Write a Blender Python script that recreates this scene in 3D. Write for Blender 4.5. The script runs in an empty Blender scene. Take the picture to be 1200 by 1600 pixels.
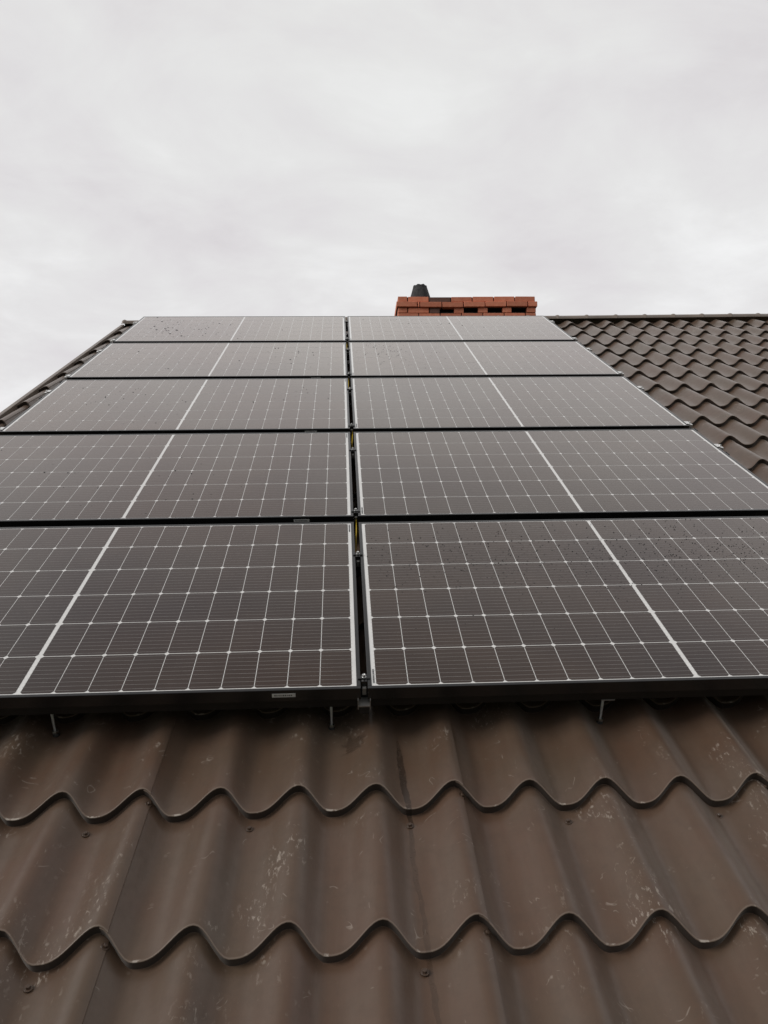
import bpy, math, random
from mathutils import Matrix, Vector, noise as mnoise
random.seed(7)
C = bpy.context.scene.collection
S = bpy.context.scene
rad = math.radians
PI = math.pi

# ------------------------------------------------------------------ frame of the roof slope
SLOPE = rad(30)
Z0 = 4.0
MR = Matrix.Translation((0, 0, Z0)) @ Matrix.Rotation(SLOPE, 4, 'X')   # roof: x along eaves, y up the slope, z out of the slope

# ------------------------------------------------------------------ camera
cam_data = bpy.data.cameras.new('camera')
cam = bpy.data.objects.new('camera', cam_data)
C.objects.link(cam)
rot = Matrix(((0.999007, 0.011318, -0.043088), (-0.044006, 0.401299, -0.91489), (0.006936, 0.915877, 0.401398))).to_4x4()
cam.matrix_world = MR @ Matrix.Translation((-0.0333, -1.6992, 1.2398)) @ rot
cam_data.sensor_fit = 'VERTICAL'
cam_data.sensor_height = 36.0
cam_data.sensor_width = 27.0
cam_data.lens = 1248.0 / 1600.0 * 36.0
cam_data.clip_start = 0.05
cam_data.clip_end = 3000
S.camera = cam

# ------------------------------------------------------------------ world: overcast sky
SUN_EL, SUN_AZ = rad(34), rad(-108)        # azimuth measured from +Y (up the slope) towards +X
world = bpy.data.worlds.new('World')
S.world = world
world.use_nodes = True
wt = world.node_tree
wt.nodes.clear()


def N(nt, typ, **kw):
    n = nt.nodes.new(typ)
    for k, v in kw.items():
        if k.startswith('i_'):
            key = k[2:]
            n.inputs[int(key) if key.isdigit() else key.replace('_', ' ')].default_value = v
        else:
            setattr(n, k, v)
    return n


def L(nt, a, b):
    nt.links.new(a, b)


def math_(nt, op, a, b=None, c=None, clamp=False):
    n = nt.nodes.new('ShaderNodeMath')
    n.operation = op
    n.use_clamp = clamp
    for i, x in enumerate((a, b, c)):
        if x is None:
            continue
        if isinstance(x, (int, float)):
            n.inputs[i].default_value = x
        else:
            nt.links.new(x, n.inputs[i])
    return n.outputs[0]


def ramp(nt, src, stops, interp='LINEAR'):
    n = nt.nodes.new('ShaderNodeValToRGB')
    cr = n.color_ramp
    cr.interpolation = interp
    while len(cr.elements) < len(stops):
        cr.elements.new(0.5)
    for e, (p, col) in zip(cr.elements, stops):
        e.position = p
        e.color = (col, col, col, 1) if isinstance(col, (int, float)) else (*col, 1)
    nt.links.new(src, n.inputs[0])
    return n.outputs[0]


def mixc(nt, fac, a, b, mode='MIX'):
    n = nt.nodes.new('ShaderNodeMix')
    n.data_type = 'RGBA'
    n.blend_type = mode
    for s, x in ((n.inputs[0], fac), (n.inputs[6], a), (n.inputs[7], b)):
        if isinstance(x, (int, float)):
            s.default_value = x
        elif isinstance(x, tuple):
            s.default_value = (*x, 1)
        else:
            nt.links.new(x, s)
    return n.outputs[2]


tc = N(wt, 'ShaderNodeTexCoord')
sep = N(wt, 'ShaderNodeSeparateXYZ')
L(wt, tc.outputs['Generated'], sep.inputs[0])
zz = math_(wt, 'ADD', math_(wt, 'MAXIMUM', sep.outputs[2], 0.0), 0.16)
comb = N(wt, 'ShaderNodeCombineXYZ')
L(wt, math_(wt, 'DIVIDE', sep.outputs[0], zz), comb.inputs[0])
L(wt, math_(wt, 'DIVIDE', sep.outputs[1], zz), comb.inputs[1])
n1 = N(wt, 'ShaderNodeTexNoise', i_Scale=1.55, i_Detail=7.0, i_Roughness=0.52, i_Distortion=0.35)
L(wt, comb.outputs[0], n1.inputs['Vector'])
n2 = N(wt, 'ShaderNodeTexNoise', i_Scale=0.55, i_Detail=3.0, i_Roughness=0.5)
L(wt, comb.outputs[0], n2.inputs['Vector'])
mp = N(wt, 'ShaderNodeMapping')
mp.inputs['Scale'].default_value = (1.0, 1.35, 1.0)
mp.inputs['Rotation'].default_value = (0, 0, rad(12))
L(wt, comb.outputs[0], mp.inputs[0])
n3 = N(wt, 'ShaderNodeTexNoise', i_Scale=2.6, i_Detail=8.0, i_Roughness=0.6, i_Distortion=0.5)
L(wt, mp.outputs[0], n3.inputs['Vector'])
cl = math_(wt, 'ADD', math_(wt, 'MULTIPLY', n1.outputs[0], 0.42), math_(wt, 'MULTIPLY', n2.outputs[0], 0.33))
cl = math_(wt, 'ADD', cl, math_(wt, 'MULTIPLY', n3.outputs[0], 0.25))
cloud = ramp(wt, cl, [(0.39, (0.695, 0.664, 0.686)), (0.455, (0.765, 0.746, 0.759)), (0.51, (0.81, 0.805, 0.806)), (0.585, (0.92, 0.925, 0.925))])
# sky dimmed overhead to darken near panels and roof, faintly mauve low down
el = ramp(wt, sep.outputs[2], [(0.10, (0.985, 0.965, 0.98)), (0.55, (1.02, 1.025, 1.015)), (0.72, (1.0, 1.0, 0.985)), (0.93, (0.60, 0.595, 0.585))])
cloud = mixc(wt, 1.0, cloud, el, 'MULTIPLY')
# unseen sky behind the camera, dimmed to keep step faces and frame fronts dark
bk = ramp(wt, math_(wt, 'MULTIPLY_ADD', sep.outputs[1], 0.5, 0.5), [(0.25, 0.78), (0.58, 1.0)])
cloud = mixc(wt, 1.0, cloud, bk, 'MULTIPLY')
# dark band added low in the rear sky to deepen shade under the panels
lowm = ramp(wt, sep.outputs[2], [(0.22, 1.0), (0.52, 0.0)])
rear = ramp(wt, math_(wt, 'MULTIPLY_ADD', sep.outputs[1], 0.5, 0.5), [(0.38, 1.0), (0.50, 0.0)])
cloud = mixc(wt, math_(wt, 'MULTIPLY', lowm, rear), cloud, (0.10, 0.10, 0.105))
sky = N(wt, 'ShaderNodeTexSky', sky_type='NISHITA', sun_disc=False, sun_elevation=SUN_EL, sun_rotation=SUN_AZ)
bg_sky = N(wt, 'ShaderNodeBackground', i_Strength=0.08)
L(wt, sky.outputs[0], bg_sky.inputs[0])
bg_cl = N(wt, 'ShaderNodeBackground', i_Strength=1.0)
L(wt, cloud, bg_cl.inputs[0])
mx = N(wt, 'ShaderNodeMixShader', i_0=0.95)
L(wt, bg_sky.outputs[0], mx.inputs[1])
L(wt, bg_cl.outputs[0], mx.inputs[2])
wo = N(wt, 'ShaderNodeOutputWorld')
L(wt, mx.outputs[0], wo.inputs[0])

sun_d = bpy.data.lights.new('sun', 'SUN')
sun_d.energy = 1.5
sun_d.angle = rad(25)
sun_d.color = (1.0, 0.96, 0.92)
sun = bpy.data.objects.new('sun', sun_d)
C.objects.link(sun)
sdir = Vector((math.sin(SUN_AZ) * math.cos(SUN_EL), math.cos(SUN_AZ) * math.cos(SUN_EL), math.sin(SUN_EL)))
sun.rotation_euler = sdir.to_track_quat('Z', 'Y').to_euler()
sun.location = (-8, -2, 16)

S.render.engine = 'CYCLES'
S.view_settings.view_transform = 'Standard'
S.view_settings.look = 'None'
S.view_settings.exposure = 0.0
S.view_settings.gamma = 1.0
S.view_settings.use_curve_mapping = False

# ------------------------------------------------------------------ helpers


class MB:
    """collects shapes and links them as one mesh object"""

    def __init__(self):
        self.v, self.f, self.m, self.s, self.uv = [], [], [], [], {}

    def face(self, idx, mat=0, smooth=False):
        self.f.append(tuple(idx))
        self.m.append(mat)
        self.s.append(smooth)

    def box(self, x0, x1, y0, y1, z0, z1, mat=0, bev=0.0, M=None):
        b = len(self.v)
        if bev <= 0:
            pts = [(x, y, z) for z in (z0, z1) for y in (y0, y1) for x in (x0, x1)]
            fs = [(0, 2, 3, 1), (4, 5, 7, 6), (0, 1, 5, 4), (2, 6, 7, 3), (0, 4, 6, 2), (1, 3, 7, 5)]
        else:
            # chamfered box: three vertices per corner
            pts, fs = [], []
            ids = {}
            for iz, z in enumerate((z0, z1)):
                for iy, y in enumerate((y0, y1)):
                    for ix, x in enumerate((x0, x1)):
                        sx, sy, sz = (1, -1)[ix], (1, -1)[iy], (1, -1)[iz]
                        for a in range(3):
                            p = [x, y, z]
                            for q, sg in enumerate((sx, sy, sz)):
                                if q != a:
                                    p[q] += sg * bev
                            ids[(ix, iy, iz, a)] = len(pts)
                            pts.append(tuple(p))
            for a in range(3):
                o = [q for q in range(3) if q != a]
                for side in (0, 1):
                    quad = []
                    for s1, s2 in ((0, 0), (1, 0), (1, 1), (0, 1)):
                        k = [0, 0, 0]
                        k[a] = side
                        k[o[0]] = s1
                        k[o[1]] = s2
                        quad.append(ids[(*k, a)])
                    fs.append(tuple(quad))
            for a in range(3):          # chamfers run along axis a
                o = [q for q in range(3) if q != a]
                for s1 in (0, 1):
                    for s2 in (0, 1):
                        k0, k1 = [0, 0, 0], [0, 0, 0]
                        k0[o[0]] = k1[o[0]] = s1
                        k0[o[1]] = k1[o[1]] = s2
                        k0[a], k1[a] = 0, 1
                        fs.append((ids[(*k0, o[0])], ids[(*k1, o[0])], ids[(*k1, o[1])], ids[(*k0, o[1])]))
            for ix in (0, 1):
                for iy in (0, 1):
                    for iz in (0, 1):
                        fs.append(tuple(ids[(ix, iy, iz, a)] for a in range(3)))
        if M is not None:
            pts = [tuple(M @ Vector(p)) for p in pts]
        self.v += pts
        for f in fs:
            self.face([b + i for i in f], mat)

    def quad(self, x0, x1, y0, y1, z, mat=0):
        b = len(self.v)
        self.v += [(x0, y0, z), (x1, y0, z), (x1, y1, z), (x0, y1, z)]
        self.face((b, b + 1, b + 2, b + 3), mat)

    def poly(self, pts, mat=0):
        b = len(self.v)
        self.v += pts
        self.face(range(b, b + len(pts)), mat)

    def lathe(self, prof, n=16, c=(0, 0, 0), mat=0, M=None, jit=0.0, smooth=True):
        b = len(self.v)
        for r, z in prof:
            for i in range(n):
                a = 2 * PI * i / n
                rr = r * (1 + (random.uniform(-jit, jit) if jit else 0))
                p = Vector((c[0] + rr * math.cos(a), c[1] + rr * math.sin(a), c[2] + z))
                self.v.append(tuple(M @ p if M is not None else p))
        for j in range(len(prof) - 1):
            for i in range(n):
                i2 = (i + 1) % n
                self.face((b + j * n + i, b + j * n + i2, b + (j + 1) * n + i2, b + (j + 1) * n + i), mat, smooth)
        self.face([b + i for i in range(n)][::-1], mat)
        self.face([b + (len(prof) - 1) * n + i for i in range(n)], mat)

    def tube(self, pts, r, n=8, mat=0):
        b = len(self.v)
        pts = [Vector(p) for p in pts]
        for i, p in enumerate(pts):
            t = (pts[min(i + 1, len(pts) - 1)] - pts[max(i - 1, 0)]).normalized()
            a = t.orthogonal() if abs(t.x) > 0.99 else t.cross(Vector((1, 0, 0)))
            a.normalize()
            c = t.cross(a)
            for k in range(n):
                g = 2 * PI * k / n
                self.v.append(tuple(p + a * r * math.cos(g) + c * r * math.sin(g)))
        for j in range(len(pts) - 1):
            for k in range(n):
                k2 = (k + 1) % n
                self.face((b + j * n + k, b + j * n + k2, b + (j + 1) * n + k2, b + (j + 1) * n + k), mat, True)
        self.face([b + k for k in range(n)][::-1], mat)
        self.face([b + (len(pts) - 1) * n + k for k in range(n)], mat)

    def build(self, name, mats, parent=None, uvs=None):
        me = bpy.data.meshes.new(name)
        me.from_pydata([tuple(p) for p in self.v], [], self.f)
        for m in (mats if isinstance(mats, (list, tuple)) else [mats]):
            me.materials.append(m)
        me.polygons.foreach_set('material_index', self.m)
        me.polygons.foreach_set('use_smooth', self.s)
        if uvs is not None:
            lay = me.uv_layers.new(name='profile')
            for lp in me.loops:
                lay.data[lp.index].uv = uvs[lp.vertex_index]
        me.update()
        import bmesh
        bm = bmesh.new()
        bm.from_mesh(me)
        if uvs is None:
            bmesh.ops.recalc_face_normals(bm, faces=bm.faces)
        bm.to_mesh(me)
        bm.free()
        o = bpy.data.objects.new(name, me)
        C.objects.link(o)
        if parent is not None:
            o.parent = parent
        return o


def tag(o, label=None, cat=None, group=None, kind=None):
    if label:
        o['label'] = label
    if cat:
        o['category'] = cat
    if group:
        o['group'] = group
    if kind:
        o['kind'] = kind
    return o


def empty(name, M):
    o = bpy.data.objects.new(name, None)
    C.objects.link(o)
    o.empty_display_size = 0.1
    o.matrix_world = M
    return o


def copy_tree(o, M=None, parent=None):
    c = o.copy()
    C.objects.link(c)
    if parent is not None:
        c.parent = parent
    for ch in list(o.children):
        copy_tree(ch, None, c)
    if M is not None:
        c.matrix_world = M
    return c


# ------------------------------------------------------------------ materials


def mat(name, col, rough=0.5, metal=0.0, spec=0.5, ior=1.5):
    m = bpy.data.materials.new(name)
    m.use_nodes = True
    p = m.node_tree.nodes['Principled BSDF']
    p.inputs['Base Color'].default_value = (*col, 1)
    p.inputs['Roughness'].default_value = rough
    p.inputs['Metallic'].default_value = metal
    p.inputs['Specular IOR Level'].default_value = spec
    p.inputs['IOR'].default_value = ior
    return m


def noisy(name, a, b, scale, rough=0.5, metal=0.0, bump=0.0, detail=5.0, coord='Object', spec=0.5, rough_var=0.0):
    m = mat(name, a, rough, metal, spec)
    nt = m.node_tree
    p = nt.nodes['Principled BSDF']
    t = N(nt, 'ShaderNodeTexCoord')
    n = N(nt, 'ShaderNodeTexNoise', i_Scale=scale, i_Detail=detail, i_Roughness=0.6)
    L(nt, t.outputs[coord], n.inputs['Vector'])
    f = ramp(nt, n.outputs[0], [(0.32, 0.0), (0.68, 1.0)])
    L(nt, mixc(nt, f, a, b), p.inputs['Base Color'])
    if rough_var:
        L(nt, math_(nt, 'ADD', math_(nt, 'MULTIPLY', f, rough_var), rough), p.inputs['Roughness'])
    if bump:
        bn = N(nt, 'ShaderNodeBump', i_Strength=1.0, i_Distance=bump)
        L(nt, n.outputs[0], bn.inputs['Height'])
        L(nt, bn.outputs[0], p.inputs['Normal'])
    return m


M_frame = noisy('black_anodised_aluminium', (0.008, 0.008, 0.0085), (0.013, 0.013, 0.013), 40, rough=0.2, spec=0.6)
M_alu = noisy('bare_aluminium', (0.80, 0.80, 0.79), (0.88, 0.88, 0.87), 60, rough=0.4, metal=0.6)
M_railb = noisy('black_rail', (0.010, 0.010, 0.010), (0.016, 0.016, 0.016), 30, rough=0.5)
M_rail = noisy('dull_aluminium', (0.30, 0.29, 0.28), (0.42, 0.41, 0.39), 30, rough=0.42, metal=0.7)
M_steel = noisy('stainless_steel', (0.50, 0.50, 0.49), (0.66, 0.66, 0.65), 80, rough=0.28, metal=1.0)
M_black = noisy('black_plastic', (0.010, 0.010, 0.011), (0.018, 0.018, 0.018), 50, rough=0.5)
M_rubber = noisy('rubber_seal', (0.02, 0.02, 0.02), (0.035, 0.034, 0.033), 50, rough=0.7)
M_backsheet = noisy('white_backsheet_under_glass', (0.74, 0.74, 0.725), (0.82, 0.82, 0.805), 14, rough=0.07)
M_bus = noisy('silver_busbar_under_glass', (0.27, 0.265, 0.26), (0.38, 0.37, 0.36), 9, rough=0.07)
M_label = noisy('paper_label', (0.55, 0.55, 0.54), (0.66, 0.66, 0.65), 120, rough=0.45)
M_ink = mat('printed_ink', (0.06, 0.06, 0.065), 0.5)
M_yellow = mat('yellow_wire_insulation', (0.62, 0.42, 0.02), 0.4)
M_green = mat('green_wire_insulation', (0.03, 0.16, 0.03), 0.4)
M_trim = noisy('brown_painted_flashing', (0.19, 0.155, 0.130), (0.24, 0.195, 0.160), 5, rough=0.38)
M_screw = noisy('painted_screw_head', (0.060, 0.038, 0.026), (0.10, 0.065, 0.045), 200, rough=0.35)
M_wall = noisy('rough_render', (0.45, 0.40, 0.33), (0.55, 0.50, 0.42), 3, rough=0.9, bump=0.004)
M_deck = noisy('dark_roof_membrane', (0.012, 0.012, 0.013), (0.02, 0.02, 0.02), 6, rough=0.8)
M_mortar = noisy('dark_mortar', (0.030, 0.026, 0.025), (0.055, 0.048, 0.045), 30, rough=0.9)
M_pot = noisy('sooty_flue_pot', (0.018, 0.018, 0.020), (0.06, 0.06, 0.062), 28, rough=0.8, bump=0.01)
M_grass = noisy('grass', (0.035, 0.05, 0.018), (0.07, 0.08, 0.035), 0.9, rough=0.95)


def glaze(m):
    # solar glass: anti-reflective front face over a second reflecting face
    p = m.node_tree.nodes['Principled BSDF']
    p.inputs['IOR'].default_value = 1.42
    p.inputs['Specular Tint'].default_value = (1.0, 0.78, 0.62, 1)
    p.inputs['Coat Weight'].default_value = 1.0
    p.inputs['Coat IOR'].default_value = 1.34
    p.inputs['Coat Roughness'].default_value = 0.05


def cell_material():
    m = mat('solar_cell_under_glass', (0.02, 0.015, 0.013), 0.07, ior=1.34)
    glaze(m)
    m.node_tree.nodes['Principled BSDF'].inputs['Coat Tint'].default_value = (1.0, 0.92, 0.87, 1)
    nt = m.node_tree
    p = nt.nodes['Principled BSDF']
    t = N(nt, 'ShaderNodeTexCoord')
    geo = N(nt, 'ShaderNodeNewGeometry')
    n = N(nt, 'ShaderNodeTexNoise', i_Scale=0.9, i_Detail=3.0, i_Roughness=0.55)
    L(nt, geo.outputs['Position'], n.inputs['Vector'])
    col = mixc(nt, ramp(nt, n.outputs[0], [(0.35, 0.0), (0.65, 1.0)]), (0.0042, 0.0044, 0.0085), (0.0200, 0.0112, 0.0072))
    # every cell is a slightly different wafer
    isl = math_(nt, 'MULTIPLY', geo.outputs['Random Per Island'], 0.30)
    col = mixc(nt, 1.0, col, mixc(nt, isl, (1.2, 1.15, 1.1), (0.30, 0.36, 0.55)), 'MULTIPLY')
    oi = N(nt, 'ShaderNodeObjectInfo')
    col = mixc(nt, 1.0, col, mixc(nt, oi.outputs['Random'], (0.75, 0.82, 1.0), (1.3, 1.15, 1.0)), 'MULTIPLY')
    # dried rain marks and dust smears on the glass
    n4 = N(nt, 'ShaderNodeTexNoise', i_Scale=3.2, i_Detail=7.0, i_Roughness=0.68, i_Distortion=0.8)
    L(nt, geo.outputs['Position'], n4.inputs['Vector'])
    dust = ramp(nt, n4.outputs[0], [(0.46, 0.0), (0.74, 1.0)])
    col = mixc(nt, math_(nt, 'MULTIPLY', dust, 0.08), col, (0.16, 0.135, 0.11))
    L(nt, col, p.inputs['Base Color'])
    # thin film of dust and dried rain on the glass
    n2 = N(nt, 'ShaderNodeTexNoise', i_Scale=7.0, i_Detail=6.0, i_Roughness=0.65)
    L(nt, geo.outputs['Position'], n2.inputs['Vector'])
    L(nt, ramp(nt, n2.outputs[0], [(0.35, 0.04), (0.70, 0.14)]), p.inputs['Roughness'])
    bn = N(nt, 'ShaderNodeBump', i_Strength=0.25, i_Distance=0.0006)
    L(nt, n2.outputs[0], bn.inputs['Height'])
    L(nt, bn.outputs[0], p.inputs['Normal'])
    return m


M_cell = cell_material()
glaze(M_backsheet)
glaze(M_bus)


def drop_material():
    m = mat('rain_water', (0.012, 0.010, 0.009), 0.05, ior=1.33)
    return m


M_drop = drop_material()

# ------------------------------------------------------------------ the house
PER, PC, HV, SC = 0.18259, -0.70687, 0.0354, 0.0484
VS, MOD, DD, STEP = -0.22917, 0.36759, 0.1040, 0.0235
VALLEY = 0.391
RIDGE_V = 5.88
U_LEFT, U_RIGHT = -2.035, 6.7


def rv(u):                  # the ridge is not quite parallel to the tile rows
    return 5.93 + 0.055 * (u - 4)


KMIN, KMAX = -3, 16


def crest(u):
    ph = ((u - PC) / PER) % 1.0
    if ph < VALLEY:
        return (0.5 * (1 + math.cos(PI * ph / VALLEY))) ** 0.95
    return (0.5 * (1 - math.cos(PI * (ph - VALLEY) / (1 - VALLEY)))) ** 1.55


def tile_w(u, v):
    c = crest(u)
    k = math.floor((v - VS + SC * (1 - c)) / MOD)
    vf = VS + k * MOD - SC * (1 - c)
    return -DD - HV * (1 - c) - STEP * (v - vf) / MOD


house = empty('house', Matrix.Translation((0, 0, 0)))
tag(house, 'house with brown wave-profile metal tile roof and red brick chimney', 'house')


def tile_material(roof_obj):
    m = mat('brown_metal_tile', (0.08, 0.06, 0.047), 0.4, spec=0.25)
    nt = m.node_tree
    p = nt.nodes['Principled BSDF']
    p.inputs['Coat Weight'].default_value = 0.28         # satin clear coat
    p.inputs['Coat Roughness'].default_value = 0.34
    p.inputs['Coat IOR'].default_value = 1.5
    p.inputs['Sheen Weight'].default_value = 0.35      # chalking paint
    p.inputs['Sheen Roughness'].default_value = 0.35
    p.inputs['Sheen Tint'].default_value = (1.0, 0.93, 0.87, 1)
    t = N(nt, 'ShaderNodeTexCoord')
    t.object = roof_obj
    co = t.outputs['Object']
    sp = N(nt, 'ShaderNodeSeparateXYZ')
    L(nt, co, sp.inputs[0])
    u, v = sp.outputs[0], sp.outputs[1]
    uvn = N(nt, 'ShaderNodeUVMap', uv_map='profile')
    su = N(nt, 'ShaderNodeSeparateXYZ')
    L(nt, uvn.outputs[0], su.inputs[0])
    pc, pt = su.outputs[0], su.outputs[1]

    def noise(scale, detail=5.0, rough=0.55, dist=0.0, sx=1.0, sy=1.0):
        mp = N(nt, 'ShaderNodeMapping')
        mp.inputs['Scale'].default_value = (sx, sy, 1.0)
        L(nt, co, mp.inputs[0])
        n = N(nt, 'ShaderNodeTexNoise', i_Scale=scale, i_Detail=detail, i_Roughness=rough, i_Distortion=dist)
        L(nt, mp.outputs[0], n.inputs['Vector'])
        return n.outputs[0]

    # weathered paint: large patches, redder and greyer
    big = ramp(nt, noise(2.6, 4, 0.6), [(0.35, 0.0), (0.68, 1.0)])
    col = mixc(nt, big, (0.107, 0.0610, 0.0400), (0.098, 0.0680, 0.0460))
    streak = ramp(nt, noise(9.0, 4, 0.6, 0, 3.0, 0.35), [(0.40, 0.0), (0.72, 1.0)])
    col = mixc(nt, math_(nt, 'MULTIPLY', streak, 0.35), col, (0.135, 0.100, 0.075))
    grime = ramp(nt, noise(34.0, 6, 0.7), [(0.45, 0.0), (0.75, 1.0)])
    col = mixc(nt, math_(nt, 'MULTIPLY', grime, 0.22), col, (0.042, 0.032, 0.024))
    # chalky scuffs: where boots and tools rubbed the paint, in clusters and short strokes down the slope
    area = ramp(nt, math_(nt, 'ADD', noise(4.3, 4, 0.65, 0.6), math_(nt, 'MULTIPLY', math_(nt, 'SUBTRACT', pc, 0.45), 0.07)), [(0.56, 0.0), (0.67, 1.0)])
    fleck = ramp(nt, noise(58.0, 5, 0.68, 0.35, 2.0, 0.8), [(0.56, 0.0), (0.625, 1.0)])
    fine = ramp(nt, noise(150.0, 3, 0.6, 0.6), [(0.62, 0.0), (0.74, 1.0)])
    sc1 = math_(nt, 'MULTIPLY', area, math_(nt, 'MAXIMUM', fleck, math_(nt, 'MULTIPLY', fine, 0.25)))
    scr = N(nt, 'ShaderNodeTexNoise', i_Scale=6.5, i_Detail=2.0, i_Roughness=0.6, i_Distortion=1.6)
    L(nt, co, scr.inputs['Vector'])
    line = ramp(nt, math_(nt, 'ABSOLUTE', math_(nt, 'SUBTRACT', scr.outputs[0], 0.5)), [(0.0, 1.0), (0.011, 0.0)])
    brk = ramp(nt, noise(19.0, 3, 0.6), [(0.60, 0.0), (0.66, 1.0)])
    sc2 = math_(nt, 'MULTIPLY', line, brk)
    scuff = math_(nt, 'MAXIMUM', sc1, math_(nt, 'MULTIPLY', sc2, 0.7), clamp=True)
    col = mixc(nt, math_(nt, 'MULTIPLY', scuff, 0.52), col, (0.46, 0.40, 0.34))
    # sparse single specks
    vor = N(nt, 'ShaderNodeTexVoronoi', i_Scale=16.0)
    L(nt, co, vor.inputs['Vector'])
    spk = ramp(nt, vor.outputs['Distance'], [(0.05, 1.0), (0.085, 0.0)])
    col = mixc(nt, math_(nt, 'MULTIPLY', math_(nt, 'MULTIPLY', spk, 0.6), math_(nt, 'ADD', 0.15, area, clamp=True)), col, (0.42, 0.37, 0.31))
    # pale broken dashes at the lip in the valleys, fainter pale line all along
    lip = math_(nt, 'MULTIPLY', ramp(nt, pt, [(0.0, 1.0), (0.010, 1.0), (0.020, 0.0)]), ramp(nt, pc, [(0.02, 1.0), (0.06, 0.0)]))
    lip = math_(nt, 'MULTIPLY', lip, ramp(nt, noise(24, 4, 0.7), [(0.53, 0.0), (0.58, 1.0)]))
    col = mixc(nt, math_(nt, 'MULTIPLY', lip, 0.8), col, (0.55, 0.50, 0.44))
    edge = ramp(nt, pt, [(0.0, 1.0), (0.010, 1.0), (0.016, 0.0)])
    col = mixc(nt, math_(nt, 'MULTIPLY', edge, 0.30), col, (0.34, 0.28, 0.23))
    # shade under each lip, painted dark into the step face
    step_shade = ramp(nt, math_(nt, 'ADD', pt, 0.5), [(0.4855, 1.0), (0.4890, 0.0)])
    col = mixc(nt, step_shade, col, (0.040, 0.031, 0.026))
    # a run of rain water dripping from the panels
    path = N(nt, 'ShaderNodeFloatCurve')
    cv = path.mapping.curves[0]
    pts = [(0.0, 0.118), (0.30, 0.106), (0.50, 0.097), (0.60, 0.100), (0.74, 0.090), (0.86, 0.087), (1.0, 0.083)]
    while len(cv.points) < len(pts):
        cv.points.new(0.5, 0.5)
    for q, (x, y) in zip(cv.points, pts):
        q.location = (x, y * 4)
    path.mapping.update()
    vv = N(nt, 'ShaderNodeMapRange', clamp=True)
    vv.inputs[1].default_value, vv.inputs[2].default_value = -0.85, 0.05
    L(nt, v, vv.inputs[0])
    L(nt, vv.outputs[0], path.inputs['Value'])
    wob = math_(nt, 'MULTIPLY', math_(nt, 'SUBTRACT', noise(26, 2), 0.5), 0.012)
    du = math_(nt, 'ABSOLUTE', math_(nt, 'SUBTRACT', math_(nt, 'ADD', u, wob), math_(nt, 'MULTIPLY', path.outputs[0], 0.25)))
    wid = ramp(nt, vv.outputs[0], [(0.0, 0.55), (0.62, 0.65), (0.70, 1.0), (0.86, 0.9), (0.95, 0.1)])
    run = math_(nt, 'SUBTRACT', 1.0, math_(nt, 'DIVIDE', du, math_(nt, 'MULTIPLY', wid, 0.0100)))
    run = math_(nt, 'MULTIPLY', run, 4.0, clamp=True)
    vis = ramp(nt, vv.outputs[0], [(0.0, 0.30), (0.55, 0.36), (0.64, 0.80), (0.86, 0.75), (0.96, 0.0)])
    # and a wet splash beside it
    duv = N(nt, 'ShaderNodeCombineXYZ')
    L(nt, math_(nt, 'DIVIDE', math_(nt, 'ADD', u, 0.030), 0.040), duv.inputs[0])
    L(nt, math_(nt, 'DIVIDE', math_(nt, 'ADD', v, 0.050), 0.055), duv.inputs[1])
    ln = N(nt, 'ShaderNodeVectorMath', operation='LENGTH')
    L(nt, duv.outputs[0], ln.inputs[0])
    spl = math_(nt, 'SUBTRACT', math_(nt, 'MULTIPLY', noise(34, 5, 0.7, 0.9), 2.3), ln.outputs['Value'])
    spl = math_(nt, 'MULTIPLY', math_(nt, 'SUBTRACT', spl, 0.45), 5.0, clamp=True)
    run = math_(nt, 'MULTIPLY', run, ramp(nt, noise(30, 4, 0.7), [(0.34, 0.5), (0.50, 1.0)]))
    wet = math_(nt, 'MAXIMUM', math_(nt, 'MULTIPLY', run, vis), math_(nt, 'MULTIPLY', spl, 0.5), clamp=True)
    col = mixc(nt, math_(nt, 'MULTIPLY', wet, 0.90), col, (0.020, 0.013, 0.009))
    L(nt, col, p.inputs['Base Color'])
    ro = math_(nt, 'ADD', 0.31, math_(nt, 'MULTIPLY', grime, 0.14))
    ro = math_(nt, 'ADD', ro, math_(nt, 'MULTIPLY', scuff, 0.25))
    ro = math_(nt, 'SUBTRACT', ro, math_(nt, 'MULTIPLY', wet, 0.12), clamp=True)
    L(nt, ro, p.inputs['Roughness'])
    bn = N(nt, 'ShaderNodeBump', i_Strength=0.35, i_Distance=0.0012)
    L(nt, math_(nt, 'ADD', noise(7.0, 3, 0.5), math_(nt, 'ADD', math_(nt, 'MULTIPLY', noise(60, 4), 0.14), math_(nt, 'MULTIPLY', noise(420, 2), 0.05))), bn.inputs['Height'])
    L(nt, bn.outputs[0], p.inputs['Normal'])
    return m


# deck of the two slopes
b = MB()
b.box(U_LEFT + 0.02, U_RIGHT - 0.02, VS - 2.8 * MOD, RIDGE_V - 0.12, -0.26, -0.19)
mir = MR.inverted() @ Matrix.Translation((0, 2 * RIDGE_V * math.cos(SLOPE) + 0.20, 0)) @ Matrix.Scale(-1, 4, (0, 1, 0)) @ MR
b.box(U_LEFT + 0.02, U_RIGHT - 0.02, VS - 2.8 * MOD, RIDGE_V - 0.12, -0.26, -0.19, M=mir)
roof = b.build('roof', M_deck, house)
roof.matrix_world = MR
M_tile = tile_material(roof)


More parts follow.
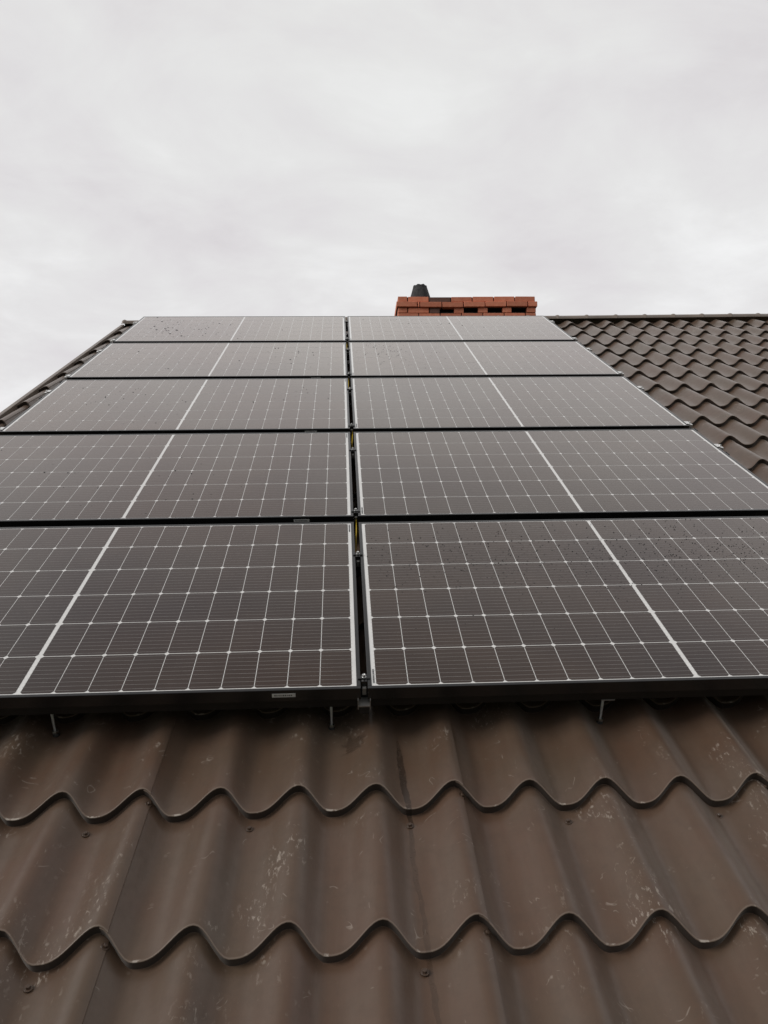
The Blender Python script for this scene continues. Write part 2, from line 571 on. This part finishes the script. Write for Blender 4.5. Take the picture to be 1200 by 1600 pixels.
def sheet_mesh(u0, u1, n, name):
    b = MB()
    jv, jw = random.uniform(-0.0016, 0.0016), random.uniform(-0.0005, 0.0005)
    uvs = []
    cols = []
    us = [u0 + (u1 - u0) * i / n for i in range(n + 1)] + [u1 + 0.0003, u1 + 0.0005]
    n += 2
    for i, u in enumerate(us):
        c = crest(u)
        lift = 0.0032 * max(0.0, min(1.0, (u - (u1 - 0.05)) / 0.03))
        if i == n:
            lift = -0.002
        col = []
        for k in range(KMIN, KMAX + 1):
            vf = VS + k * MOD - SC * (1 - c)
            # pressed sheets are never perfectly even: rows wander a little, crests vary, whole sheets sit high or low
            vf += 0.0022 * mnoise.noise((u * 2.1, k * 3.7, 1.3)) + 0.0010 * mnoise.noise((u * 9.0, k * 5.1, 7.7)) + jv
            base = -DD - HV * (1 - c) + lift + 0.0024 * mnoise.noise((u * 1.6, k * 0.55, 4.4)) + 0.0012 * mnoise.noise((u * 7.0, k * 2.3, 9.1)) + jw
            if k > KMIN:
                low = base - STEP
                col += [(vf + 0.0022, low, 1.0), (vf + 0.0034, low, 1.0), (vf + 0.0033, low + 0.0008, -0.02)]
            else:
                col += [(vf + 0.0120, base - 0.030, -0.02), (vf + 0.0119, base - 0.029, -0.02), (vf + 0.0118, base - 0.028, -0.02)]
            col += [(vf + 0.0018, base - 0.0046, -0.02), (vf + 0.0016, base - 0.0036, -0.012), (vf + 0.0001, base - 0.0018, 0.0), (vf + 0.0010, base - 0.0005, 0.006), (vf + 0.0032, base - 0.0002, 0.012)]
            end = MOD if k < KMAX else (rv(u) - vf)
            for t in (0.05, 0.12, 0.3, 0.5, 0.7, 0.88, 0.965):
                # faint belly in each pressed tile
                dv = t * end
                col.append((vf + dv, base - STEP * dv / MOD + 0.0008 * math.sin(PI * t) * c, t))
        col.append((rv(u), base - STEP * end / MOD, 1.0))
        for v, w, t in col:
            b.v.append((u, v, w + 0.0010 * mnoise.noise((u * 6.0, v * 6.0, 2.2)) + 0.0004 * mnoise.noise((u * 19.0, v * 15.0, 5.2))))
            uvs.append((c, t))
        cols.append(len(col))
    m = cols[0]
    for i in range(n):
        for j in range(m - 1):
            a = i * m + j
            b.face((a, a + m, a + m + 1, a + 1), 0, True)
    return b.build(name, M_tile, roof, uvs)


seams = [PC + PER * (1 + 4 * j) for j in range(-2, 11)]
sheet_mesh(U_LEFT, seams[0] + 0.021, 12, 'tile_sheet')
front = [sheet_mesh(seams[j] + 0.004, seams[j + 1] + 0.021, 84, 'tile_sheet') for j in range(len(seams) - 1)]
# far slope, the same sheets turned round the ridge
for f_ in front:
    o = bpy.data.objects.new('tile_sheet', f_.data)
    C.objects.link(o)
    o.parent = roof
    o.matrix_world = MR @ mir

# verge flashing on the gable edge
b = MB()
vb0, vb1 = VS - 3 * MOD - 0.05, rv(U_LEFT) + 0.01
b.box(U_LEFT - 0.016, U_LEFT + 0.004, vb0, vb1, -0.112, -0.108, bev=0.0015)
b.box(U_LEFT + 0.0045, U_LEFT + 0.007, vb0, vb1, -0.155, -0.1085)
b.box(U_LEFT - 0.019, U_LEFT - 0.0155, vb0, vb1, -0.26, -0.1085)
b.build('verge_trim', M_trim, roof)
b = MB()
b.box(U_RIGHT - 0.05, U_RIGHT + 0.04, vb0, vb1, -0.104, -0.099, bev=0.002)
b.box(U_RIGHT + 0.037, U_RIGHT + 0.0405, vb0, vb1, -0.26, -0.0995)
b.build('verge_trim', M_trim, roof)

# ridge caps: half round pressings with raised beads
BEAD = 0.285


def ridge_cap(u0, nb):
    b = MB()
    prof_pts = []
    R = 0.066
    steps = 14
    us = []
    for i in range(nb):
        s = u0 + i * BEAD
        us += [(s, 0), (s + 0.008, 0.0055), (s + 0.018, 0.008), (s + 0.028, 0.0055), (s + 0.036, 0), (s + 0.16, 0)]
    us.append((u0 + nb * BEAD + 0.01, 0))
    nprof = steps + 1 + 6
    for (u, dr) in us:
        ring = [(-0.088, 0.0), (-0.088, 0.005), (-0.072, 0.006)]
        for k in range(steps + 1):
            a = PI - PI * k / steps
            ring.append(((R + dr) * math.cos(a), 0.007 + (0.048 + dr) * math.sin(a)))
        ring += [(0.072, 0.006), (0.088, 0.005), (0.088, 0.0)]
        for y, z in ring:
            b.v.append((u, y, z))
    for i in range(len(us) - 1):
        for k in range(nprof - 1):
            a = i * nprof + k
            b.face((a, a + nprof, a + nprof + 1, a + 1), 0, True)
    o = b.build('ridge_cap', M_trim, roof)
    p0, p1 = MR @ Vector((0, rv(0), -0.101)), MR @ Vector((1, rv(1), -0.101))
    d = (p1 - p0).normalized()
    yv = Vector((0, 0, 1)).cross(d).normalized()
    R3 = Matrix((d, yv, d.cross(yv))).transposed().to_4x4()
    o.matrix_world = Matrix.Translation(p0 + Vector((0, 0.078, 0))) @ R3
    return o


u = U_LEFT - 0.02
first_cap = ridge_cap(u, 7)
i = 1
while u + BEAD * 7 * i < U_RIGHT:
    o = first_cap.copy()
    C.objects.link(o)
    o.parent = roof
    o.matrix_world = first_cap.matrix_world @ Matrix.Translation((BEAD * 7 * i, random.uniform(-.004, .004), 0.0012 * (i % 2))) @ Matrix.Rotation(random.uniform(-.002, .002), 4, 'Y')
    i += 1

# roofing screws
b = MB()
b.lathe([(0.0085, 0.0), (0.0085, 0.0012), (0.0078, 0.002)], 16)
b.lathe([(0.0046, 0.0022), (0.0046, 0.0062), (0.0038, 0.0070)], 6, smooth=False)
screw0 = b.build('roof_screw', M_screw, roof)
spots = []
for kk in (0, -1, -2):
    for i in range(-10, 16, 2) if kk == 0 else range(-8, 16, 4):
        uu = PC + VALLEY * PER + i * PER + random.uniform(-0.006, 0.006)
        vv = VS + kk * MOD - SC - 0.030 + random.uniform(-0.004, 0.003)
        spots.append((uu, vv, 0.0))
    for i in range(-11, 16, 4):
        uu = PC + i * PER + 0.017
        spots.append((uu, VS + kk * MOD - 0.022, 0.35))
for n_, (uu, vv, tilt) in enumerate(spots):
    o = screw0 if n_ == 0 else screw0.copy()
    if n_:
        C.objects.link(o)
        o.parent = roof
    e = 0.004
    sl = math.atan2(tile_w(uu + e, vv) - tile_w(uu - e, vv), 2 * e)
    o.matrix_local = Matrix.Translation((uu, vv, tile_w(uu, vv) + 0.001)) @ Matrix.Rotation(-sl, 4, 'Y') @ Matrix.Rotation(random.uniform(0, 1), 4, 'Z')

# walls and gable under the roof
cy, sy_ = math.cos(SLOPE), math.sin(SLOPE)


def under(v):
    return v * cy + 0.26 * sy_, Z0 + v * sy_ - 0.26 * cy


yf, zf = under(VS - 1.4 * MOD)
yr, zr = under(RIDGE_V - 0.13)
yb = 2 * yr - yf + 0.2
b = MB()
sec = [(yf, 0), (yb, 0), (yb, zf), (yr, zr), (yf, zf)]
x0, x1 = U_LEFT + 0.35, U_RIGHT - 0.35
b.poly([(x0, y, z) for y, z in sec])
b.poly([(x1, y, z) for y, z in sec][::-1])
for a in range(5):
    (ya, za), (yc, zc) = sec[a], sec[(a + 1) % 5]
    b.poly([(x0, ya, za), (x0, yc, zc), (x1, yc, zc), (x1, ya, za)][::-1])
b.build('wall', M_wall, house)

# ------------------------------------------------------------------ chimney


def brick_mat(name, a, bb):
    m = noisy(name, a, bb, 22, rough=0.75, bump=0.002, coord='Object')
    nt = m.node_tree
    p = nt.nodes['Principled BSDF']
    src = p.inputs['Base Color'].links[0].from_socket
    geo = N(nt, 'ShaderNodeNewGeometry')
    k = ramp(nt, geo.outputs['Random Per Island'], [(0.0, (0.82, 0.80, 0.78)), (0.5, (1, 1, 1)), (1.0, (1.18, 1.1, 1.05))])
    L(nt, mixc(nt, 1.0, src, k, 'MULTIPLY'), p.inputs['Base Color'])
    return m


M_brick = brick_mat('red_clinker_brick', (0.70, 0.225, 0.130), (0.78, 0.300, 0.180))
M_brick2 = brick_mat('sooty_brick', (0.15, 0.085, 0.068), (0.23, 0.115, 0.09))

YF = 7.2                     # chimney front face, world y
CX0, CX1 = 0.575, 2.255
CD = 0.46
zb = lambda i: Z0 + 3.872 - 0.0695 * i      # top of course i
b = MB()
b.box(CX0 + 0.02, CX1 - 0.02, YF + 0.125, YF + CD - 0.125, 3.9 + 1.4, zb(0) - 0.03)   # inner shaft
b.box(CX0 + 0.02, CX1 - 0.02, YF + 0.018, YF + CD - 0.018, 3.9 + 1.2, zb(3) - 0.004)
b.box(CX0 + 0.018, CX1 - 0.018, YF + 0.016, YF + CD - 0.016, zb(2) + 0.0045, zb(0) - 0.006)
chim = b.build('chimney', M_mortar, house)
chim['label'] = 'long red brick chimney stack with dark flue openings'


def sag(x):
    t = (x - CX0) / (CX1 - CX0)
    return -0.010 * math.exp(-((t - 0.33) / 0.22) ** 2)


def course(i, joints, proud, gaps=(), dark=(), bw=0.10):
    """one course: bricks between successive joints on the front, plain bricks on the other three sides"""
    b = MB()
    z1 = zb(i)
    z0 = z1 - 0.0625
    g = 0.0058
    ya = YF - proud
    for n_, (xa, xb) in enumerate(zip(joints[:-1], joints[1:])):
        if n_ in gaps:
            continue
        dz = sag((xa + xb) / 2) * (1 if i < 3 else 0.4)
        j = random.uniform(-0.0025, 0.0025)
        b.box(xa + g, xb - g, ya + j, ya + bw, z0 + dz + random.uniform(-.001, .001), z1 + dz, 1 if n_ in dark else 0, bev=0.0035,
              M=Matrix.Translation(((xa + xb) / 2, 0, z0)) @ Matrix.Rotation(random.uniform(-.006, .006), 4, 'Y') @ Matrix.Translation((-(xa + xb) / 2, 0, -z0)))
    b.box(joints[0] + 0.012, joints[-1] - 0.012, YF + 0.012, YF + CD - 0.012, z0 - 0.0045, z0 + 0.0015, 2)
    L0, L1 = joints[0], joints[-1]
    yb_ = YF + CD + proud
    for xs, xe in ((L0 + g, L0 + bw), (L1 - bw, L1 - g)):
        y = ya + bw + 0.009
        while y < yb_ - bw - 0.02:
            ye = min(y + 0.135, yb_ - bw - 0.009)
            b.box(xs, xe, y, ye, z0, z1, bev=0.0035)
            y = ye + 0.009
    x = L0
    while x < L1 - 0.02:
        xe = min(x + 0.255, L1)
        b.box(x + g, xe - g, yb_ - bw, yb_, z0, z1, bev=0.0035)
        x = xe
    return b.build('brick_course', [M_brick, M_brick2, M_mortar], chim)


def px(x, c0=CX0, c1=CX1):        # positions along the face measured on a 100..1090 scale
    return c0 + (x - 100.0) / 990.0 * (c1 - c0)


course(0, [px(v) for v in (100, 172, 325, 482, 635, 790, 942, 1090)], 0.0, dark=(2,))
course(1, [px(v) for v in (88, 240, 258, 415, 570, 725, 880, 1032, 1104)], 0.022)
course(2, [px(v) for v in (100, 172, 325, 402, 500, 575, 672, 747, 848, 918, 1022, 1094)], 0.0, gaps=(3, 5, 7, 9), dark=(2,))
for i in range(3, 31):
    off = 0.0 if i % 2 else 76.0
    js = [100.0]
    x = 100 + (76 if i % 2 == 0 else 150)
    while x < 1080:
        js.append(x)
        x += 153
    js.append(1094.0)
    course(i, [px(v) for v in js], 0.0)
# flue pot
b = MB()
prof = [(0.140, -0.10), (0.136, 0.0), (0.121, 0.06), (0.104, 0.12), (0.088, 0.175), (0.084, 0.198), (0.060, 0.200), (0.060, 0.12)]
bb0 = len(b.v)
b.lathe(prof, 28)
for idx in range(bb0, len(b.v)):
    x, y, z = b.v[idx]
    i = (idx - bb0) % 28
    r = 1 + (0.014 if i % 2 else -0.010) + random.uniform(-0.014, 0.014)
    if z > 0.18:
        z += 0.010 * math.sin(i * 1.7) * random.uniform(0.3, 1)
    b.v[idx] = (x * r, y * r, z)
pot = b.build('flue_pot', M_pot, chim)
pot.matrix_world = Matrix.Translation((0.868, YF + 0.20, zb(0) + 0.006))

# ground
b = MB()
b.quad(-600, 600, -600, 600, 0.0)
g = b.build('ground', M_grass)
tag(g, kind='structure')

# ------------------------------------------------------------------ solar panels
W, H, GU, GV, AL = 1.7415, 1.038, 0.0190, 0.0539, 0.00806
FH = 0.035
MP = MR @ Matrix.Rotation(AL, 4, 'Z')      # the array sits a touch askew on the roof


def P(u, v, w=0.0):
    return MP @ Matrix.Translation((u, v, w))


def make_panel(M):
    root = empty('solar_panel', M)
    hw, hh = W / 2, H / 2
    lip = 0.0108
    b = MB()
    bv = 0.0007
    b.box(-hw, hw, -hh, -hh + lip, -FH, 0, bev=bv)
    b.box(-hw, hw, hh - lip, hh, -FH, 0, bev=bv)
    b.box(-hw, -hw + lip, -hh + lip + 0.0002, hh - lip - 0.0002, -FH, 0, bev=bv)
    b.box(hw - lip, hw, -hh + lip + 0.0002, hh - lip - 0.0002, -FH, 0, bev=bv)
    b.build('frame', M_frame, root)
    b = MB()
    iw, ih = hw - lip, hh - lip
    zb_ = -0.0016
    b.box(-iw - 0.002, iw + 0.002, -ih - 0.002, ih + 0.002, -0.0066, zb_, 0)
    # cells: 20 x 6 half cells, centre gap
    side = 0.0118
    mid = 0.0125
    gx, gy = 0.0020, 0.0029
    cw = (2 * iw - 2 * side - mid - 18 * gx) / 20
    top = 0.0042
    chh = (2 * ih - 2 * top - 5 * gy) / 6
    ch = 0.0060
    zc = zb_ + 0.0003
    for half in (0, 1):
        for ci in range(10):
            x0 = -iw + side + half * (10 * cw + 9 * gx + mid) + ci * (cw + gx)
            x1 = x0 + cw
            for ri in range(6):
                y0 = -ih + top + ri * (chh + gy)
                y1 = y0 + chh
                pts = [(x0 + ch, y0), (x1 - ch, y0), (x1, y0 + ch), (x1, y1 - ch), (x1 - ch, y1), (x0 + ch, y1), (x0, y1 - ch), (x0, y0 + ch)]
                b.poly([(x, y, zc) for x, y in pts], 1)
    zs = zc + 0.0002
    for half in (0, 1):
        xa = -iw + side + half * (10 * cw + 9 * gx + mid) - 0.003
        xb = xa + 10 * cw + 9 * gx + 0.006
        for ri in range(6):
            y0 = -ih + top + ri * (chh + gy)
            for k in range(9):
                y = y0 + chh * (k + 0.5) / 9
                b.quad(xa, xb, y - 0.00038, y + 0.00038, zs, 2)
    # serial number printed on the white margin
    rr = random.Random(3)
    x0 = iw - side + 0.0035
    y = ih - 0.075
    while y < ih - 0.012:
        dy = rr.choice((0.0012, 0.002, 0.003))
        b.quad(x0, x0 + 0.005, y, y + dy, zs, 3)
        y += dy + rr.choice((0.0012, 0.002))
    b.build('glass', [M_backsheet, M_cell, M_bus, M_ink], root)
    # barcode sticker on the lower frame face
    b = MB()
    y = -hh - 0.0006
    xa, xb = hw - 0.228, hw - 0.168
    b.box(xa, xb, y, -hh - 0.0001, -0.0215, -0.0105, 0)
    x = xa + 0.006
    while x < xb - 0.007:
        dx = rr.choice((0.0012, 0.002, 0.0035))
        b.box(x, x + dx, y - 0.0003, y, -0.0180, -0.0140, 1)
        x += dx + rr.choice((0.001, 0.002))
    b.build('serial_sticker', [M_label, M_ink], root)
    return root


row_word = ['bottom', 'second from bottom', 'middle', 'second from top', 'top']
panel_labels = {
    (0, 0): 'lowest solar panel of the left column, just above the bare brown tiles, clean glass',
    (0, 1): 'second solar panel up in the left column, directly above the lowest left one',
    (0, 2): 'middle solar panel of the left column, third up from the bare tiles',
    (0, 3): 'fourth solar panel up in the left column, with a few dark water spots',
    (0, 4): 'topmost solar panel of the left column by the gable edge, dotted with dark water drops',
    (1, 0): 'lowest solar panel of the right column, speckled all over with fine rain drops',
    (1, 1): 'second solar panel up in the right column, directly above the rain-speckled one',
    (1, 2): 'middle solar panel of the right column, third up from the bare tiles',
    (1, 3): 'fourth solar panel up in the right column, second from the chimney',
    (1, 4): 'topmost solar panel of the right column, right below the brick chimney',
}
rnd = random.Random(11)
panel0 = None
for col in (0, 1):
    for row in range(5):
        uc = (-1 if col == 0 else 1) * (GU / 2 + W / 2)
        vc = row * (H + GV) + H / 2
        M = P(uc + rnd.uniform(-.0015, .0015), vc + rnd.uniform(-.0015, .0015), 0) @ Matrix.Rotation(rnd.uniform(-.0006, .0006), 4, 'Z') @ Matrix.Rotation(rnd.uniform(-.0025, .0025), 4, 'X')
        if col:
            M = M @ Matrix.Rotation(PI, 4, 'Z')
        if panel0 is None:
            o = panel0 = make_panel(M)
        else:
            o = copy_tree(panel0, M)
        tag(o, panel_labels[(col, row)], 'solar panel', 'solar panels on the roof')

# ------------------------------------------------------------------ mounting rails, hanger bolts, clamps
RV = []
for row in range(5):
    RV += [(row, 'lower', row * (H + GV) + 0.045), (row, 'upper', row * (H + GV) + 0.765)]


def make_rail(M):
    root = empty('mounting_rail', M)
    b = MB()
    ln = W + GU / 2 + 0.055
    b.box(-ln, ln, -0.018, 0.018, -0.076, -0.058)
    b.box(-ln, ln, -0.018, -0.007, -0.0578, -0.0362)
    b.box(-ln, ln, 0.007, 0.018, -0.0578, -0.0362)
    b.build('rail_profile', M_railb, root)
    for s in (-1, 1):
        b = MB()
        b.box(s * (ln + 0.0025) - 0.0022, s * (ln + 0.0025) + 0.0022, -0.019, 0.019, -0.077, -0.0352, bev=0.001)
        b.build('end_cap', M_black, root)
    return root


pos_word = ['lowest', 'second lowest', 'middle', 'second highest', 'highest']
rail0 = None
for row, part, v in RV:
    M = P(0, v)
    o = make_rail(M) if rail0 is None else copy_tree(rail0, M)
    rail0 = rail0 or o
    tag(o, 'black rail ending just outside the %s edge of the %s panel row' % (part, pos_word[row]), 'mounting rail', 'rails under the solar panels')


def make_mid(M):
    root = empty('mid_clamp', M)
    b = MB()
    b.box(-0.0165, 0.0165, -0.006, 0.006, 0.0004, 0.0038, bev=0.0006)
    b.box(-0.0078, 0.0078, -0.016, -0.0065, -0.034, 0.0015, bev=0.0006)
    b.box(-0.0078, 0.0078, 0.0065, 0.016, -0.034, 0.0015, bev=0.0006)
    b.build('clamp_body', M_frame, root)
    b = MB()
    b.lathe([(0.0058, 0.0040), (0.0058, 0.0050), (0.0050, 0.0054)], 18)
    b.lathe([(0.0040, 0.0055), (0.0043, 0.0068), (0.0043, 0.0115), (0.0034, 0.0128), (0.0020, 0.0128), (0.0018, 0.0090)], 16)
    b.build('clamp_bolt', M_steel, root)
    b = MB()
    b.box(-0.0055, 0.0055, -0.026, -0.0168, -0.034, -0.012, bev=0.001)
    b.build('clamp_nut', M_rail, root)
    return root


def make_end(M):
    root = empty('end_clamp', M)
    b = MB()
    b.box(-0.008, 0.0125, -0.020, 0.020, 0.0004, 0.0034, bev=0.0006)
    b.box(0.0010, 0.0045, -0.020, 0.020, -0.0358, 0.0002)
    b.box(0.0048, 0.0245, -0.020, 0.020, -0.0062, -0.0028, bev=0.0006)
    b.box(0.0215, 0.0245, -0.020, 0.020, -0.0358, -0.0064)
    b.build('clamp_body', M_alu, root)
    b = MB()
    b.lathe([(0.0055, -0.0026), (0.0058, -0.001), (0.0058, 0.0055), (0.0045, 0.0070), (0.0026, 0.0070), (0.0024, 0.003)], 14, c=(0.0135, 0, 0))
    b.build('clamp_bolt', M_steel, root)
    return root


mid0 = end0 = None
side_word = {-1: 'left', 1: 'right'}
for row, part, v in RV:
    M = P(0, v + rnd.uniform(-.004, .004))
    o = make_mid(M) if mid0 is None else copy_tree(mid0, M)
    mid0 = mid0 or o
    tag(o, 'black mid clamp in centre gap, %s edge of the %s panel row' % (part, pos_word[row]), 'clamp', 'mid clamps between the two columns')
for s in (-1, 1):
    for row, part, v in RV:
        M = P(s * (GU / 2 + W + 0.001), v + rnd.uniform(-.004, .004))
        if s < 0:
            M = M @ Matrix.Rotation(PI, 4, 'Z')
        o = make_end(M) if end0 is None else copy_tree(end0, M)
        end0 = end0 or o
        tag(o, 'silver end clamp on %s side, %s end of the %s panel row' % (side_word[s], part, pos_word[row]), 'clamp', 'end clamps along the array sides')

# short channel sticking out under the lowest clamp
root = empty('mounting_channel', P(-0.001, 0.0))
tag(root, 'short dull metal channel poking out below the centre gap at the bottom edge', 'bracket')
b = MB()
b.box(-0.0145, 0.0145, -0.012, 0.026, -0.050, -0.0465)
b.box(-0.0165, -0.0148, -0.012, 0.026, -0.058, -0.030)
b.box(0.0148, 0.0165, -0.012, 0.026, -0.058, -0.030)
b.build('channel_profile', M_rail, root)
b = MB()
b.box(-0.012, 0.012, -0.006, 0.022, -0.075, -0.0502)
b.build('spacer_block', M_black, root)


def make_bolt(M, h):
    root = empty('hanger_bolt', M)
    b = MB()
    b.lathe([(0.0038, 0.0), (0.0038, h)], 12)
    for k in range(int(h / 0.003)):
        b.lathe([(0.0039, k * 0.003 + 0.0003), (0.0043, k * 0.003 + 0.0012), (0.0039, k * 0.003 + 0.0021)], 12)
    b.build('threaded_rod', M_steel, root)
    b = MB()
    b.lathe([(0.0085, -0.004), (0.0092, 0.001), (0.0080, 0.0065), (0.0055, 0.0085)], 16)
    b.build('rubber_seal', M_rubber, root)
    b = MB()
    b.lathe([(0.0085, 0.0088), (0.0090, 0.0096), (0.0090, 0.0154), (0.0085, 0.0162)], 6, smooth=False)
    b.build('hex_nut', M_steel, root)
    return root


bolt_label = ['hanger bolt standing in a tile valley below the lowest left panel, leftmost of the row',
              'hanger bolt in a tile valley just left of the channel under the centre gap',
              'hanger bolt in a tile valley below the lowest right panel, with its plate showing']
b0 = None
for i, idx in enumerate((-1, 3, 7)):
    uu = PC + VALLEY * PER + idx * PER
    vv = 0.041
    w = tile_w(uu, vv)
    M = MR @ Matrix.Translation((uu, vv, w))
    if b0 is None:
        o = b0 = make_bolt(M, -0.0765 - w)
    else:
        o = copy_tree(b0, M)
    if i == 2:
        b = MB()
        b.box(-0.008, 0.030, -0.010, 0.010, -0.0765 - w - 0.003, -0.0765 - w, bev=0.0006)
        b.build('adapter_plate', M_rail, o)
    tag(o, bolt_label[i], 'hanger bolt', 'hanger bolts under the lowest rail')

# earth wires looping from clamp to clamp in the centre gap
for row in range(1, 5):
    va = row * (H + GV) + 0.040
    vb = (row - 1) * (H + GV) + 0.775
    pts = []
    r2 = random.Random(row)
    o1, o2 = r2.uniform(-0.003, 0.003), r2.uniform(-0.004, 0.002)
    for i in range(33):
        t = i / 32
        v = va + (vb - va) * t
        w = -0.012 - 0.060 * math.sin(PI * min(1, t * 1.0)) ** 0.6 + 0.012 * math.exp(-((t - 0.12) / 0.12) ** 2)
        pts.append((o1 * (1 - t) + o2 * t + 0.003 * math.sin(t * 7 + row), v, w))
    b = MB()
    b.tube(pts, 0.0022, 10)
    per = 32
    nface = 0
    for fi in range(len(b.f) - 2):
        k = fi % 10
        if k in (2, 3, 4):
            b.m[fi] = 1
    o = b.build('earth_wire', [M_yellow, M_green])
    o.matrix_world = MP
    tag(o, 'yellow-green earth wire in centre gap between %s and %s panel rows' % (pos_word[row - 1], pos_word[row]), 'wire', 'earth wires between clamps')

# ------------------------------------------------------------------ rain drops lying on the glass


def drops(name, label, M, gen):
    b = MB()
    for (x, y, r, h) in gen:
        n = 8
        base = len(b.v)
        st = random.uniform(0.9, 1.25)
        for rr_, zz_ in ((1.0, 0.0), (0.86, 0.45), (0.5, 0.86)):
            for i in range(n):
                a = 2 * PI * i / n
                b.v.append((x + r * rr_ * math.cos(a), y + r * st * rr_ * math.sin(a), zz_ * h))
        b.v.append((x, y, h))
        for j in range(2):
            for i in range(n):
                i2 = (i + 1) % n
                b.face((base + j * n + i, base + j * n + i2, base + (j + 1) * n + i2, base + (j + 1) * n + i), 0, True)
        for i in range(n):
            b.face((base + 2 * n + i, base + 2 * n + (i + 1) % n, base + 3 * n), 0, True)
    o = b.build(name, M_drop)
    o.matrix_world = M @ Matrix.Translation((0, 0, -0.0011))
    tag(o, label, 'water drops', kind='stuff')
    return o


rd = random.Random(21)


def cloud_pts(n, blobs, rmin, rmax, hr):
    out = []
    for _ in range(n):
        cx, cy_, sx, sy2 = rd.choice(blobs)
        x, y = rd.gauss(cx, sx), rd.gauss(cy_, sy2)
        if 0.02 < x < W - 0.02 and 0.02 < y < H - 0.02:
            r = rmin + (rmax - rmin) * rd.random() ** 2.5
            out.append((x, y, r, r * hr))
    return out


def corner(col, row):
    return P((GU / 2) if col else (-GU / 2 - W), row * (H + GV), 0)


drops('water_drops', 'fine rain drops covering the lowest right solar panel', corner(1, 0),
      cloud_pts(2000, [(0.35, 0.75, 0.22, 0.15), (0.8, 0.72, 0.25, 0.15), (1.25, 0.7, 0.25, 0.17), (0.6, 0.5, 0.4, 0.22), (1.4, 0.75, 0.2, 0.15)], 0.0009, 0.0026, 0.45))
drops('water_drops', 'dark blobs of rain water on the topmost left solar panel', corner(0, 4),
      cloud_pts(85, [(0.45, 0.55, 0.16, 0.17), (0.62, 0.5, 0.12, 0.16), (0.3, 0.5, 0.08, 0.2), (0.9, 0.5, 0.5, 0.25)], 0.003, 0.010, 0.30))
drops('water_drops', 'scattered rain drops on the fourth solar panel up in the left column', corner(0, 3),
      cloud_pts(46, [(0.55, 0.45, 0.22, 0.15), (1.35, 0.4, 0.12, 0.16), (1.3, 0.6, 0.2, 0.15)], 0.002, 0.007, 0.35))
drops('water_drops', 'scattered rain drops on the fourth solar panel up in the right column', corner(1, 3),
      cloud_pts(120, [(0.3, 0.6, 0.12, 0.2), (0.5, 0.45, 0.18, 0.22), (0.2, 0.8, 0.1, 0.12)], 0.0018, 0.0048, 0.35))
drops('water_drops', 'faint rain drops on the topmost right solar panel below the chimney', corner(1, 4),
      cloud_pts(45, [(0.45, 0.75, 0.2, 0.12), (0.9, 0.6, 0.3, 0.2)], 0.002, 0.007, 0.3))
drops('water_drops', 'a few rain drops on the middle solar panel of the left column', corner(0, 2),
      cloud_pts(40, [(0.4, 0.7, 0.15, 0.12), (1.45, 0.7, 0.12, 0.15), (0.6, 0.4, 0.3, 0.2)], 0.002, 0.005, 0.5))
drops('water_drops', 'a few dark drops on the second solar panel up in the left column', corner(0, 1),
      cloud_pts(34, [(0.7, 0.5, 0.3, 0.25), (1.1, 0.3, 0.3, 0.2)], 0.002, 0.0045, 0.5))
